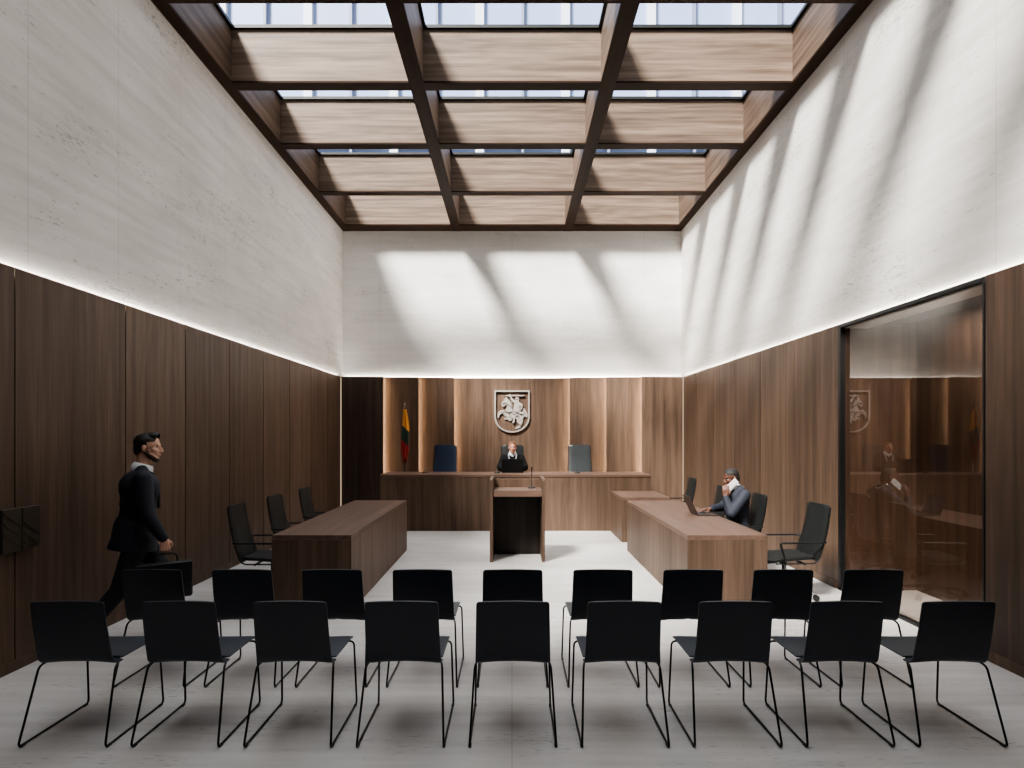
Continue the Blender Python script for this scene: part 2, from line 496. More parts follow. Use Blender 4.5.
for (c0, c1) in zip(cross, cross[1:]):
    for (l0, l1) in zip(longs, longs[1:]):
        wn += 1
        x0, x1, y0, y1 = l0[1], l1[0], c0[1], c1[0]
        bm = newbm()
        w = .035
        box(bm, x0 - .05, x1 + .05, y0 - .05, y0 + w, ZG, ZG + .04); box(bm, x0 - .05, x1 + .05, y1 - w, y1 + .05, ZG, ZG + .04)
        box(bm, x0 - .05, x0 + w, y0, y1, ZG + .001, ZG + .041); box(bm, x1 - w, x1 + .05, y0, y1, ZG + .001, ZG + .041)
        f = obj('window_%d' % wn, bm, M['frame_black'], kind='structure')
        bm = newbm(); vs = [bm.verts.new(c) for c in ((x0, y0, ZG + .02), (x1, y0, ZG + .02), (x1, y1, ZG + .02), (x0, y1, ZG + .02))]; bm.faces.new(vs)
        obj('glass_pane', bm, M['glass_roof'], f)

# glazed partition in the right wall + shallow lobby behind it
bm = newbm()
fx0, fx1 = HW - .004, SW
box(bm, fx0, fx1, GY1 - .05, GY1 + .0, 0, ZP - .0405); box(bm, fx0, fx1, GY0, GY0 + .02, 0, ZP - .0405)
box(bm, fx0, HW + .028, GY0, GY1, ZP - .04, ZP - .003); box(bm, HW + .0281, SW, GY0, GY1, ZP - .04, ZP - .024); box(bm, fx0, fx1, GY0, GY1, 0.001, .03)
f = obj('window_30', bm, M['frame_black'], kind='structure')
bm = newbm(); vs = [bm.verts.new(c) for c in ((3.66, GY0 + .03, .03), (3.66, GY1 - .05, .03), (3.66, GY1 - .05, ZP - .05), (3.66, GY0 + .03, ZP - .05))]; bm.faces.new(vs)
obj('glass_pane', bm, M['glass_door'], f)
bm = newbm(); box(bm, SW + .301, 4.75, 3.4, 7.4, -.2, 0); obj('floor_lobby', bm, M['stone_floor'], kind='structure')
bm = newbm(); box(bm, 4.45, 4.6, 3.4, 7.2, 0, 3.0, rnd=.3); obj('wall_lobby_side', bm, M['wood_z'], kind='structure')
bm = newbm(); box(bm, SW + .002, 4.6, 7.04, 7.25, 0, 2.94, rnd=.6); obj('wall_lobby_end', bm, M['wood_z'], kind='structure')
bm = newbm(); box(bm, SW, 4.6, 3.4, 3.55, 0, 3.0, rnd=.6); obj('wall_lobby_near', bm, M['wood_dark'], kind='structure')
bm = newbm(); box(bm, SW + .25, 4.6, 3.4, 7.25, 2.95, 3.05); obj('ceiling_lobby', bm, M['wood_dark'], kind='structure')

# building seen above through the roof lights
fb = thing('office_building', 'pale glazed building with white vertical fins seen through the skylight', 'building', (0, 24, 0))
M['fac_glass'] = simple('pale_blue_facade_glass', srgb(140, 158, 196), .3, 0, .08, .3)
M['fac_fin'] = simple('white_facade_fin', srgb(200, 206, 220), .5)
M['fac_grey'] = simple('grey_facade_strip', srgb(112, 122, 146), .5)
bm = newbm(); box(bm, -16, 16, .3, 3, 8, 40); obj('glazing', bm, M['fac_glass'], fb)
for k in range(-9, 10):
    bm = newbm(); x = k * 1.62 + .4
    w = .16 if k % 2 else .05
    box(bm, x - w, x + w, .1, .32, 8, 40); obj('fin', bm, M['fac_fin'] if k % 2 else M['fac_grey'], fb)
for k in range(6):
    bm = newbm(); box(bm, -16, 16, .15, .32, 12.5 + k * 4.2, 12.8 + k * 4.2); obj('floor_band', bm, M['fac_fin'], fb)

# ------------------------------------------------------------------ benches and desks
def desk(name, label, x0, x1, y0, y1, h, open_side, cat='desk'):
    """solid veneered desk, open on the sitter's side ('-x','+x')"""
    cx, cy = (x0 + x1) / 2, (y0 + y1) / 2
    t = thing(name, label, cat, (cx, cy, 0))
    hx, hy = (x1 - x0) / 2, (y1 - y0) / 2
    bm = newbm(); box(bm, -hx, hx, -hy, hy, h - .045, h, .003); obj('desktop', bm, M['wood_top'], t)
    s = 1 if open_side == '-x' else -1
    bm = newbm()
    n = max(2, round((2 * hy - .08) / .42)); L = (2 * hy - .08) / n
    for k in range(n):
        box(bm, s * hx, s * (hx - .03), -hy + .04 + k * L, -hy + .04 + (k + 1) * L, .001, h - .0455, rnd=random.random())
    obj('front_panel', bm, M['wood_z'], t)
    for e in (-1, 1):
        bm = newbm()
        m = 6
        for k in range(m):
            box(bm, -hx + 2 * hx * k / m, -hx + 2 * hx * (k + 1) / m, e * hy, e * (hy - .04), .001, h - .0455, rnd=[.5, .1, .7, .95, .05, .6][k] if e < 0 else .4)
        obj('end_panel', bm, M['wood_z'], t)
    return t
desk('courtroom_desk', 'long walnut desk on the left in front of three black office chairs', -2.327, -1.557, 6.2, 9.48, .74, '-x')
desk('courtroom_desk', 'long walnut desk on the right carrying the open laptop', 1.70, 2.476, 6.2, 9.45, .74, '+x')
desk('courtroom_desk', 'short walnut desk tucked between right long desk and judges bench', 1.742, 2.507, 10.17, 11.31, .715, '+x')

jb = thing('judges_bench', 'long walnut judges bench across the back of the courtroom', 'bench', (0.06, 11.75, 0))
bm = newbm(); box(bm, -2.41, 2.41, -.41, .45, .955, 1.0, .003); obj('benchtop', bm, M['wood_top_x'], jb)
bm = newbm()
n = 9
for k in range(n): box(bm, -2.40 + 4.8 * k / n, -2.40 + 4.8 * (k + 1) / n, -.40, -.37, .001, .9545, rnd=random.random())
obj('front_panel', bm, M['wood_z'], jb)
for e in (-1, 1):
    bm = newbm(); box(bm, e * 2.40, e * 2.36, -.369, .43, .001, .9545); obj('end_panel', bm, M['wood_z'], jb)
bm = newbm(); box(bm, -2.295, 2.415, 12.19, 13.49, 0.001, .30); o = obj('trim_21', bm, M['wood_top_x'], kind='structure')

# lectern
lc = thing('lectern', 'open walnut lectern with shaded back panel in the middle of the floor', 'lectern', (.0725, 8.9, 0))
for e in (-1, 1):
    t = newbm()
    prof = fillet([(-.32, 0.001, 0), (-.32, 1.118, 0), (.30, 1.118, 0), (.30, 0.001, 0)], .03)
    t2 = newbm()
    Mx = Matrix(((0, 0, 1, e * .37 - (.04 if e > 0 else 0)), (1, 0, 0, 0), (0, 1, 0, 0), (0, 0, 0, 1)))
    poly_prism(t2, [(p.x, p.y) for p in prof], Mx, .04)
    obj('side_panel', t2, M['wood_z'], lc)
bm = newbm(); box(bm, -.33, .33, -.30, .27, .875, .96, .003); obj('desktop', bm, M['wood_top_x'], lc)
bm = newbm(); box(bm, -.33, .33, .271, .30, .001, .9595); obj('back_panel', bm, M['wood_dark'], lc)  # the dark wood here stands in for shade inside the lectern
bm = newbm(); box(bm, -.33, .33, .271, .30, .96, 1.075, .002); obj('back_rail', bm, M['wood_z'], lc)
mi = thing('gooseneck_microphone', 'thin black gooseneck microphone standing on the lectern', 'microphone', (.275, 8.98, .96))
bm = newbm(); lathe(bm, [(.055, 0.0005), (.055, .01), (.045, .018), (.012, .022)]); obj('base', bm, M['plastic'], mi, True)
bm = newbm(); tube(bm, [(0, 0, .018), (0, 0, .12), (.003, -.01, .2), (.0, -.04, .26)], .005); obj('stem', bm, M['plastic'], mi, True)
bm = newbm(); tube(bm, [(0, -.035, .25), (0, -.05, .275), (0, -.07, .30), (0, -.075, .305)], [.007, .011, .011, .006], 10); obj('capsule', bm, M['plastic'], mi, True)

# three low microphones on the bench
def bench_mic(x, lab):
    t = thing('table_microphone', lab, 'microphone', (x, 11.75, 1.0), 0, 'low table microphones on the bench')
    bm = newbm(); lathe(bm, [(.05, .0005), (.052, .012), (.04, .026), (.012, .03)]); obj('base', bm, M['plastic'], t, True)
    bm = newbm(); tube(bm, [(0, 0, .025), (0, .02, .05), (0, .05, .07)], [.006, .006, .01], 8); obj('stem', bm, M['plastic'], t, True)
bench_mic(-1.6, 'small black table microphone on the bench left of the navy chair')
bench_mic(-.27, 'small black table microphone on the bench beside the seated judge')
bench_mic(1.2, 'small black table microphone on the bench before the slate grey chair')

# ------------------------------------------------------------------ crest
cr = thing('wall_crest', 'silver coat of arms with rider on horse, mounted on the walnut back wall', 'coat of arms', (0, 13.80, 2.205))
M['crest'] = simple('brushed_silver', srgb(158, 150, 144), .5, .1, .08, 60)
M['crest_dark'] = simple('gap_shade_silver', srgb(78, 68, 62), .6, .1, .1, 60)  # for harness lines and painted shade in the gaps of the relief
K = 1 / 356.0
def cp(p): return ((p[0] - 320) * K, -(p[1] - 242) * K)
MC = Matrix(((1, 0, 0, 0), (0, 0, -1, 0), (0, 1, 0, 0), (0, 0, 0, 1)))   # local z -> towards the room
def shield(w, top, yb, bottom):
    pts = [(320 - w, top), (320 + w, top), (320 + w, yb)]
    for k in range(1, 16):
        a = PI / 2 * k / 8 if False else PI * k / 16
        pts.append((320 + w * math.cos(a), yb + (bottom - yb) * math.sin(a) ** .9))
    pts.append((320 - w, yb))
    return pts
so = shield(135, 80, 275, 404); si = shield(124, 92, 273, 393)
t = newbm()
h = .045
n = len(so)
def ring(z, P): return [t.verts.new((*cp(p), z)) for p in P]
o0, o1, i0, i1 = ring(0.001, so), ring(h, so), ring(0.001, si), ring(h, si)
for k in range(n):
    q = (k + 1) % n
    t.faces.new([o0[k], o0[q], o1[q], o1[k]]); t.faces.new([o1[k], o1[q], i1[q], i1[k]])
    t.faces.new([i1[k], i1[q], i0[q], i0[k]]); t.faces.new([i0[k], i0[q], o0[q], o0[k]])
bm = newbm(); merge(bm, t, MC); obj('shield_rim', bm, M['crest'], cr)
horse = [
 ([(238,188),(243,174),(256,160),(262,146),(272,138),(278,128),(284,138),(300,148),(316,170),(326,200),(328,240),(300,258),(262,250),(268,230),(280,212),(284,196),(270,190),(260,204),(246,206)], .040),
 ([(258,238),(280,222),(330,214),(372,232),(400,248),(410,270),(404,300),(385,312),(362,306),(335,292),(300,288),(268,278),(252,258)], .034),
 ([(268,236),(238,230),(216,246),(207,268),(210,288),(220,294),(222,278),(230,264),(246,258),(264,268)], .032),
 ([(268,268),(288,280),(276,290),(258,292),(262,302),(286,304),(304,316),(316,310),(320,296),(300,284)], .028),
 ([(356,290),(398,280),(404,312),(398,334),(388,350),(384,364),(352,378),(340,372),(352,362),(368,350),(372,336),(356,320)], .030),
 ([(392,262),(400,236),(410,216),(420,226),(430,248),(440,264),(438,282),(430,290),(424,276),(412,286),(402,280)], .030),
 ([(322,236),(350,238),(350,268),(342,300),(338,328),(324,332),(328,306),(318,270)], .046),
]
rider = [
 ([(330,226),(336,186),(346,168),(372,166),(392,182),(402,206),(394,232),(366,246),(336,244)], .044),
 ([(340,158),(344,140),(356,130),(370,136),(376,152),(370,168),(350,170)], .048),
 ([(350,184),(322,168),(308,146),(300,122),(312,116),(320,138),(338,156),(352,164)], .040),
 ([(362,190),(400,186),(402,212),(388,232),(372,226),(362,210)], .054),
]
sword = [([(272,117),(296,116),(298,110),(306,110),(308,116),(412,117),(418,121),(412,125),(308,126),(306,132),(298,132),(296,126),(272,124)], .046)]
def stroke(pts, w, h):
    out = []
    for (x0, y0), (x1, y1) in zip(pts, pts[1:]):
        d = math.hypot(x1 - x0, y1 - y0); nx, ny = -(y1 - y0) / d * w, (x1 - x0) / d * w
        out.append(([(x0 + nx, y0 + ny), (x1 + nx, y1 + ny), (x1 - nx, y1 - ny), (x0 - nx, y0 - ny)], h))
    return out
harness_gaps = [stroke([(246, 186), (268, 176), (300, 196), (330, 224)], 2.2, .050), stroke([(286, 140), (306, 160), (318, 190), (326, 226)], 2.6, .049)
 , stroke([(262, 236), (290, 250), (322, 244), (352, 246), (384, 262), (404, 262)], 2.4, .052), stroke([(322, 262), (348, 262)], 2.2, .052)
 , stroke([(300, 262), (306, 286)], 2.0, .047), stroke([(352, 284), (366, 268), (380, 296)], 2.0, .047), stroke([(344, 150), (374, 150)], 2.2, .054)
 , stroke([(381, 190), (381, 228)], 2.0, .060), stroke([(366, 207), (398, 207)], 2.0, .060), stroke([(236, 246), (262, 252)], 1.8, .044), stroke([(404, 240), (424, 262)], 2.0, .042)
 , stroke([(364, 340), (386, 346)], 1.8, .042)]
for nm, plist in (('horse', horse), ('rider', rider), ('sword', sword)) + tuple(('harness_gap_line', h_) for h_ in harness_gaps):
    bm = newbm()
    for pts, hh in plist: poly_prism(bm, [cp(p) for p in pts], MC, hh)
    obj(nm, bm, M['crest_dark' if nm == 'harness_gap_line' else 'crest'], cr)

# ------------------------------------------------------------------ flag
fl = thing('flag', 'yellow green and red striped flag hanging furled on a pole', 'flag', (-2.21, 13.2, .3))
bm = newbm(); lathe(bm, [(.15, .0005), (.15, .02), (.05, .04), (.025, .06)]); obj('base', bm, M['chrome'], fl, True)
bm = newbm(); tube(bm, [(0, 0, .04), (0, 0, 2.0)], .011); obj('pole', bm, M['chrome'], fl, True)
bm = newbm(); lathe(bm, [(.004, 1.98), (.016, 2.0), (.012, 2.04), (.002, 2.09)]); obj('finial', bm, M['chrome'], fl, True)
m, nt, b = mat_base('flag_cloth')
N = nt.nodes; Lk = nt.links
tc = N.new('ShaderNodeTexCoord'); sep = N.new('ShaderNodeSeparateXYZ'); Lk.new(tc.outputs['Object'], sep.inputs[0])
a = N.new('ShaderNodeMath'); a.operation = 'MULTIPLY_ADD'; a.inputs[1].default_value = 1.0
Lk.new(sep.outputs[0], a.inputs[0]); Lk.new(sep.outputs[2], a.inputs[2])
mr = N.new('ShaderNodeMapRange'); mr.inputs['From Min'].default_value = .85; mr.inputs['From Max'].default_value = 1.95; Lk.new(a.outputs[0], mr.inputs['Value'])
r = ramp(N, [(0, srgb(150, 42, 40)), (.36, srgb(28, 58, 50)), (.64, srgb(205, 140, 56))], 'CONSTANT')
Lk.new(mr.outputs['Result'], r.inputs['Fac']); Lk.new(r.outputs['Color'], b.inputs['Base Color']); b.inputs['Roughness'].default_value = .75
M['flag'] = m
t = newbm()
rows, cols = 26, 40
grid = []
for i in range(rows):
    v = i / (rows - 1)
    z = 1.93 - v * 1.05
    env = .022 + .046 * math.sin(min(1, v * 1.25) * PI * .62) ** 1.0
    if v > .8: env *= 1 - (v - .8) * 2.3
    row = []
    for k in range(cols):
        a = 2 * PI * k / cols
        fold = 1 + .32 * math.sin(5 * a + v * 2.2) + .15 * math.sin(9 * a - v * 3)
        x = env * math.cos(a) * fold + .01 * math.sin(v * 5)
        y = env * .8 * math.sin(a) * fold
        zz = z - (.06 * math.sin(3 * a + 1) * v if v > .6 else 0)
        row.append(t.verts.new((x, y, zz)))
    grid.append(row)
for i in range(rows - 1):
    for k in range(cols):
        t.faces.new([grid[i][k], grid[i][(k + 1) % cols], grid[i + 1][(k + 1) % cols], grid[i + 1][k]])
t.faces.new(grid[0][::-1]); t.faces.new(grid[-1])
bm = newbm(); merge(bm, t); obj('cloth', bm, M['flag'], fl, True, 180)

# ------------------------------------------------------------------ visitor chairs
def make_visitor_chair():
    t = thing('visitor_chair', 'x', 'chair')
    # back shell: curved up from the seat
    prof = [(-.115, .431), (-.145, .431), (-.165, .4335), (-.180, .441), (-.192, .457)]
    for u in [j / 12 for j in range(1, 12)] + [.94, .965, .98, .99, .996, 1.0]:
        prof.append((-.192 - .07 * u - .006 * math.sin(u * PI), .457 + (.794 - .457) * u))
    bm = newbm(); sweep_plate(bm, prof, .013, lambda u: .2125 - .010 * u, 12, 0, .016, curve=.012)
    obj('backrest', bm, M['shell'], t, True, 40)
    prof = [(-.113 + (.245 + .113) * k / 10, .431 + .001 * k / 10) for k in range(10)] + [(.245, .431), (.256, .428), (.264, .422), (.267, .416)]
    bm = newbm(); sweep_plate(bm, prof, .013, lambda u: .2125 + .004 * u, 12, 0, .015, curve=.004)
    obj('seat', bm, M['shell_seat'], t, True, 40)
    for e in (-1, 1):
        pts = [(e * .02, -.125, .418), (e * .205, -.135, .418), (e * .216, -.19, .406), (e * .238, -.318, .0085), (e * .238, .268, .0085), (e * .228, .236, .412), (e * .02, .215, .414)]
        bm = newbm(); tube(bm, fillet(pts, .03), .0062, 8)
        leg = obj('sled_leg', bm, M['rod'], t, True, 60)
        for y in (-.285, .235):
            bm = newbm(); box(bm, e * .237 - .008, e * .237 + .008, y - .018, y + .018, 0.0005, .013, .003, 1)
            obj('glide', bm, M['plastic'], leg)
    return t
ordn = ['leftmost', 'second from the left', 'third from the left', 'fourth from the left', 'the middle one', 'fourth from the right', 'third from the right', 'second from the right', 'rightmost']
proto = make_visitor_chair()
first = True
for row, y, lab in ((0, 3.81, 'front row nearest the camera'), (1, 4.64, 'back row nearer the desks')):
    for k in range(9):
        o = proto if first else copy_tree(proto)
        first = False
        o.location = (.005 + (k - 4) * .616, y, 0)
        o['label'] = 'black shell chair on wire sled base, %s, %s' % (lab, ordn[k])
        o['group'] = 'black visitor chairs in the ' + ('nearest row' if row == 0 else 'second row')

# ------------------------------------------------------------------ office chairs
def make_office_chair(mat, top=1.0, label='x', judge=False):
    """faces local +y"""
    t = thing('office_chair', label, 'office chair')
    zs = .43
    # seat cushion
    bm = newbm()
    prof = [(-.22 + .46 * k / 10, zs + .012 * math.cos(k / 10 * PI) - (0.02 * max(0, k - 8) / 2)) for k in range(11)]
    sweep_plate(bm, prof, .045, lambda u: .235, 10, .03, .05, curve=.012)
    obj('seat', bm, mat, t, True, 50)
    # backrest in two stitched cushions
    rec = .235
    def line(z): return -.235 - (z - zs) * rec - .02 * math.sin((z - zs) / (top - zs) * PI)
    split = zs + (top - zs) * (.55 if not judge else .70)
    def cushion(z0, z1, th, r0, r1):
        pr = [(line(z0 + (z1 - z0) * k / 10), z0 + (z1 - z0) * k / 10) for k in range(11)]
        bm = newbm()
        sweep_plate(bm, pr, th, lambda u: .232 - .02 * ((z0 + (z1 - z0) * u - zs) / (top - zs)), 10, r0, r1, curve=.015)
        return bm
    bk = obj('backrest', cushion(zs - .01, split + .004, .036, .02, .006), mat, t, True, 50)
    obj('headrest_cushion' if judge else 'upper_cushion', cushion(split - .004, top, .045 if judge else .036, .006, .035), mat, bk, True, 50)
    # side rails of the frame
    bm = newbm()
    for e in (-1, 1):
        pts = [(e * .243, .20, zs - .03), (e * .243, -.20, zs - .03)] + [(e * (.243 - .02 * k / 8), line(zs + (top - zs) * k / 8) - .012, zs + (top - .02 - zs) * k / 8) for k in range(9)]
        tube(bm, fillet(pts, .05, 3), .008, 6)
    tube(bm, [(-.243, .1, zs - .035), (.243, .1, zs - .035)], .012, 6); tube(bm, [(-.243, -.1, zs - .035), (.243, -.1, zs - .035)], .012, 6)
    obj('frame', bm, M['black_metal'], t, True, 60)
    for e in (-1, 1):
        bm = newbm()
        za = .615
        pts = [(e * .25, .10, zs - .04), (e * .275, .13, zs + .05), (e * .275, .17, za), (e * .272, -.27, za + .0), (e * .25, line(za) - .02, za)]
        tube(bm, fillet(pts, .03), .0105, 8)
        obj('armrest', bm, M['black_metal'], t, True, 60)
    bm = newbm(); lathe(bm, [(.032, .085), (.032, .25), (.022, .255), (.022, .39), (.07, .395), (.07, .40)], n=16); obj('column', bm, M['chrome'], t, True)
    bm = newbm()
    for k in range(5):
        a = 2 * PI * k / 5 + .35
        d = V((math.cos(a), math.sin(a), 0))
        tube(bm, [d * .02 + V((0, 0, .105)), d * .16 + V((0, 0, .095)), d * .31 + V((0, 0, .07))], [.024, .018, .013], 8)
    lathe(bm, [(.04, .08), (.045, .11), (.03, .125)], n=16)
    bs = obj('star_base', bm, M['chrome'], t, True, 60)
    for k in range(5):
        a = 2 * PI * k / 5 + .35
        d = V((math.cos(a), math.sin(a), 0)); c = d * .31
        bm = newbm()
        Mr = Matrix.Translation((c.x, c.y, .031)) @ Matrix.Rotation(a + PI / 2 + .5, 4, 'Z') @ Matrix.Rotation(PI / 2, 4, 'Y')
        for o_ in (-.018, .006): lathe(bm, [(.02, o_), (.03, o_ + .003), (.03, o_ + .010), (.02, o_ + .012)], n=14, M=Mr)
        lathe(bm, [(.008, .02), (.008, .065)], (c.x, c.y, 0), 8)
        obj('caster', bm, M['plastic'], bs, True, 50)
    return t
oc = make_office_chair(M['leather'], .99)
# (x, y, rz, label) back of the backrest sits ~ .37 behind the origin
spots = [
 (-2.51, 6.72, -PI / 2 + .03, 'black leather office chair nearest the camera behind the left desk'),
 (-2.47, 7.67, -PI / 2 - .02, 'black leather office chair in the middle behind the left desk'),
 (-2.45, 8.72, -PI / 2 + .02, 'black leather office chair farthest from camera behind the left desk'),
 (2.868, 6.75, PI / 2 + .05, 'empty black leather office chair nearest the glass partition'),
 (2.665, 7.86, PI / 2, 'black leather office chair carrying the man on the phone'),
 (2.60, 9.02, PI / 2 + .03, 'black leather office chair behind the man on the phone, at the far desk end'),
 (2.655, 10.76, PI / 2, 'black leather office chair at the short desk by the right wall'),
]
for i, (x, y, rz, lab) in enumerate(spots):
    o = oc if i == 0 else copy_tree(oc)
    o.location = (x, y, 0); o.rotation_euler = (0, 0, rz); o['label'] = lab
    o['group'] = 'black leather office chairs behind the desks'
for x, mm, lab in ((-1.345, 'leather_navy', 'navy leather high back chair, left seat of the judges bench'),
                   (.01, 'leather', 'black high back chair behind the seated judge'),
                   (1.365, 'leather_grey', 'slate grey leather high back chair, right seat of the judges bench')):
    o = make_office_chair(M[mm], 1.2, lab, True)
    o.location = (x, 12.55, .301); o.rotation_euler = (0, 0, PI); o['group'] = 'high back chairs at the judges bench'

# ------------------------------------------------------------------ laptops, phone
def laptop(name_label, loc, rz, wd, dp, ang, mat):
    t = thing('laptop', name_label, 'laptop', loc, rz)      # screen hinge at local -y... user sits at +y
    bm = newbm(); box(bm, -wd / 2, wd / 2, -dp / 2, dp / 2, .0005, .016, .004); b_ = obj('base', bm, mat, t)
    bm = newbm(); box(bm, -wd / 2 + .02, wd / 2 - .02, -dp / 2 + .03, dp / 2 - .09, .0155, .018); obj('keyboard', bm, M['plastic'], b_)
    Mt = Matrix.Translation((0, -dp / 2, .016)) @ Matrix.Rotation(ang, 4, 'X')
    bm = newbm(); box(bm, -wd / 2, wd / 2, -.004, .004, 0, dp, .003, M=Mt); s = obj('lid', bm, mat, t)
    bm = newbm(); box(bm, -wd / 2 + .01, wd / 2 - .01, .0042, .005, .012, dp - .01, M=Mt); obj('screen', bm, M['screen'], s)
M['screen'] = simple('laptop_display', srgb(90, 100, 115), .25)
M['lap_brown'] = simple('dark_laptop_shell', srgb(66, 56, 52), .4, .2)
laptop('open dark laptop on the right desk in front of the man on the phone', (2.335, 7.80, .74), -PI / 2, .34, .235, .42, M['lap_brown'])
M['lap_black'] = simple('matte_black_laptop', srgb(12, 12, 14), .6, 0, .05, 20, .25)
laptop('open black laptop on the bench in front of the judge', (.01, 12.0, 1.0), 0, .40, .25, .2, M['lap_black'])

# ------------------------------------------------------------------ people
class Flesh:
    """union of tapered capsules and ellipsoids -> one voxel-remeshed surface"""
    def __init__(self): self.bm = newbm()
    def cap(self, p0, p1, r0, r1, flat=None):
        p0, p1 = V(p0), V(p1)
        t = newbm(); bmesh.ops.create_icosphere(t, subdivisions=3, radius=1)
        d = (p1 - p0).normalized()
        for v in t.verts:
            n = v.co.copy()
            if flat:
                ax, k = flat; ax = V(ax).normalized(); n = n - ax * n.dot(ax) * (1 - k)
            v.co = (p1 + n * r1) if v.co.dot(d) > 0 else (p0 + n * r0)
        merge(self.bm, t)
        return self
    def ell(self, c, r, F=None):
        t = newbm(); bmesh.ops.create_icosphere(t, subdivisions=3, radius=1)
        c = V(c)
        for v in t.verts:
            q = V((v.co.x * r[0], v.co.y * r[1], v.co.z * r[2]))
            v.co = c + (F @ q if F else q)
        merge(self.bm, t)
        return self
    def chain(self, pts, rs, flat=None):
        for a, b_, r0, r1 in zip(pts, pts[1:], rs, rs[1:]): self.cap(a, b_, r0, r1, flat)
        return self
    def build(self, name, mat, voxel, parent=None, smooth=3, cuts=()):
        me = bpy.data.meshes.new('tmp'); self.bm.to_mesh(me); self.bm.free()
        o = bpy.data.objects.new('tmp', me); COL.objects.link(o)
        md = o.modifiers.new('r', 'REMESH'); md.mode = 'VOXEL'; md.voxel_size = voxel; md.use_smooth_shade = True
        if smooth:
            ms = o.modifiers.new('s', 'SMOOTH'); ms.factor = .5; ms.iterations = smooth
        dg = bpy.context.evaluated_depsgraph_get(); dg.update()
        m2 = bpy.data.meshes.new_from_object(o.evaluated_get(dg))
        bpy.data.objects.remove(o); bpy.data.meshes.remove(me)
        if cuts:
            bm = bmesh.new(); bm.from_mesh(m2)
            for co, no in cuts:
                bmesh.ops.bisect_plane(bm, geom=bm.verts[:] + bm.edges[:] + bm.faces[:], plane_co=co, plane_no=no, clear_outer=True)
            bm.to_mesh(m2); bm.free()
        m2.name = name
        m2.materials.clear(); m2.materials.append(mat)
        m2.shade_smooth()
        r = bpy.data.objects.new(name, m2); COL.objects.link(r)
        if parent: r.parent = parent
        return r

def frame(f, u):
    f = V(f).normalized(); u = V(u); u = (u - f * u.dot(f)).normalized(); l = u.cross(f)
    return Matrix((f, l, u)).transposed()      # columns: forward, left, up

def head(S, c, F, sc_=1.0):
    P = lambda x, y, z: V(c) + F @ V((x, y, z)) * sc_
    k = sc_
    S.ell(P(-.012, 0, .035), (.097 * k, .077 * k, .083 * k), F)
    S.ell(P(.028, 0, -.025), (.062 * k, .060 * k, .078 * k), F)
    S.cap(P(.03, .042, -.06), P(.066, .012, -.092), .026 * k, .022 * k); S.cap(P(.03, -.042, -.06), P(.066, -.012, -.092), .026 * k, .022 * k)
    S.cap(P(.074, .028, .026), P(.079, -.028, .026), .013 * k, .013 * k)       # brow
    S.cap(P(.088, 0, .012), P(.106, 0, -.026), .009 * k, .0135 * k)            # nose
    S.cap(P(.094, .011, -.03), P(.094, -.011, -.03), .0095 * k, .0095 * k)
    S.cap(P(.081, .016, -.058), P(.081, -.016, -.058), .012 * k, .012 * k)     # mouth mound
    for e in (1, -1):
        S.ell(P(.058, e * .040, -.018), (.026 * k, .022 * k, .024 * k), F)     # cheek
        S.ell(P(-.008, e * .079, -.006), (.018 * k, .009 * k, .031 * k), F)    # ear
    return P

def hair(P, F, mat, person, quiff=.03, k=1.0, low=-.05, front=.066):
    """cropped hair: a cap above the hairline joined to the back and sides"""
    A = Flesh(); A.ell(P(-.014, 0, .040), (.101 * k, .081 * k, .086 * k), F)
    if quiff: A.ell(P(.038, 0, .098), (.052 * k, .054 * k, quiff * k), F)
    a = A.build('hair', mat, .005, person, 2, cuts=[(P(front, 0, .07), F @ V((1, 0, -.30))), (P(.03, 0, .052), F @ V((.12, 0, -1)))])
    B = Flesh(); B.ell(P(-.014, 0, .035), (.0995 * k, .080 * k, .086 * k), F); B.ell(P(-.045, 0, -.01), (.066 * k, .072 * k, .075 * k), F)
    b_ = B.build('hair_back', mat, .005, None, 2, cuts=[(P(.018, 0, 0), F @ V((1, 0, .25))), (P(-.03, 0, low), F @ V((.55, 0, -1))), (P(0, 0, .062), F @ V((0, 0, 1)))])
    bm = bmesh.new(); bm.from_mesh(a.data); bm.from_mesh(b_.data); bm.to_mesh(a.data); bm.free()
    a.data.shade_smooth()
    bpy.data.objects.remove(b_)
    return a

def face_bits(person, P, F, iris, lipmat, brow):
    for e in (1, -1):
        s = Flesh(); s.ell(P(.0745, e * .031, .004), (.009, .012, .0065), F); ey = s.build('eye', M['eye_white'], .003, person, 1)
        s = Flesh(); s.ell(P(.0825, e * .031, .004), (.003, .0056, .0056), F); s.build('iris', iris, .0015, ey, 0)
        s = Flesh(); s.cap(P(.086, e * .018, .0225), P(.080, e * .046, .024), .004, .0035); s.build('eyebrow', brow, .002, person, 1)
    s = Flesh(); s.cap(P(.0905, .019, -.056), P(.0905, -.019, -.056), .0045, .0045, ((0, 0, 1), .9)); s.build('lips', lipmat, .002, person, 1)

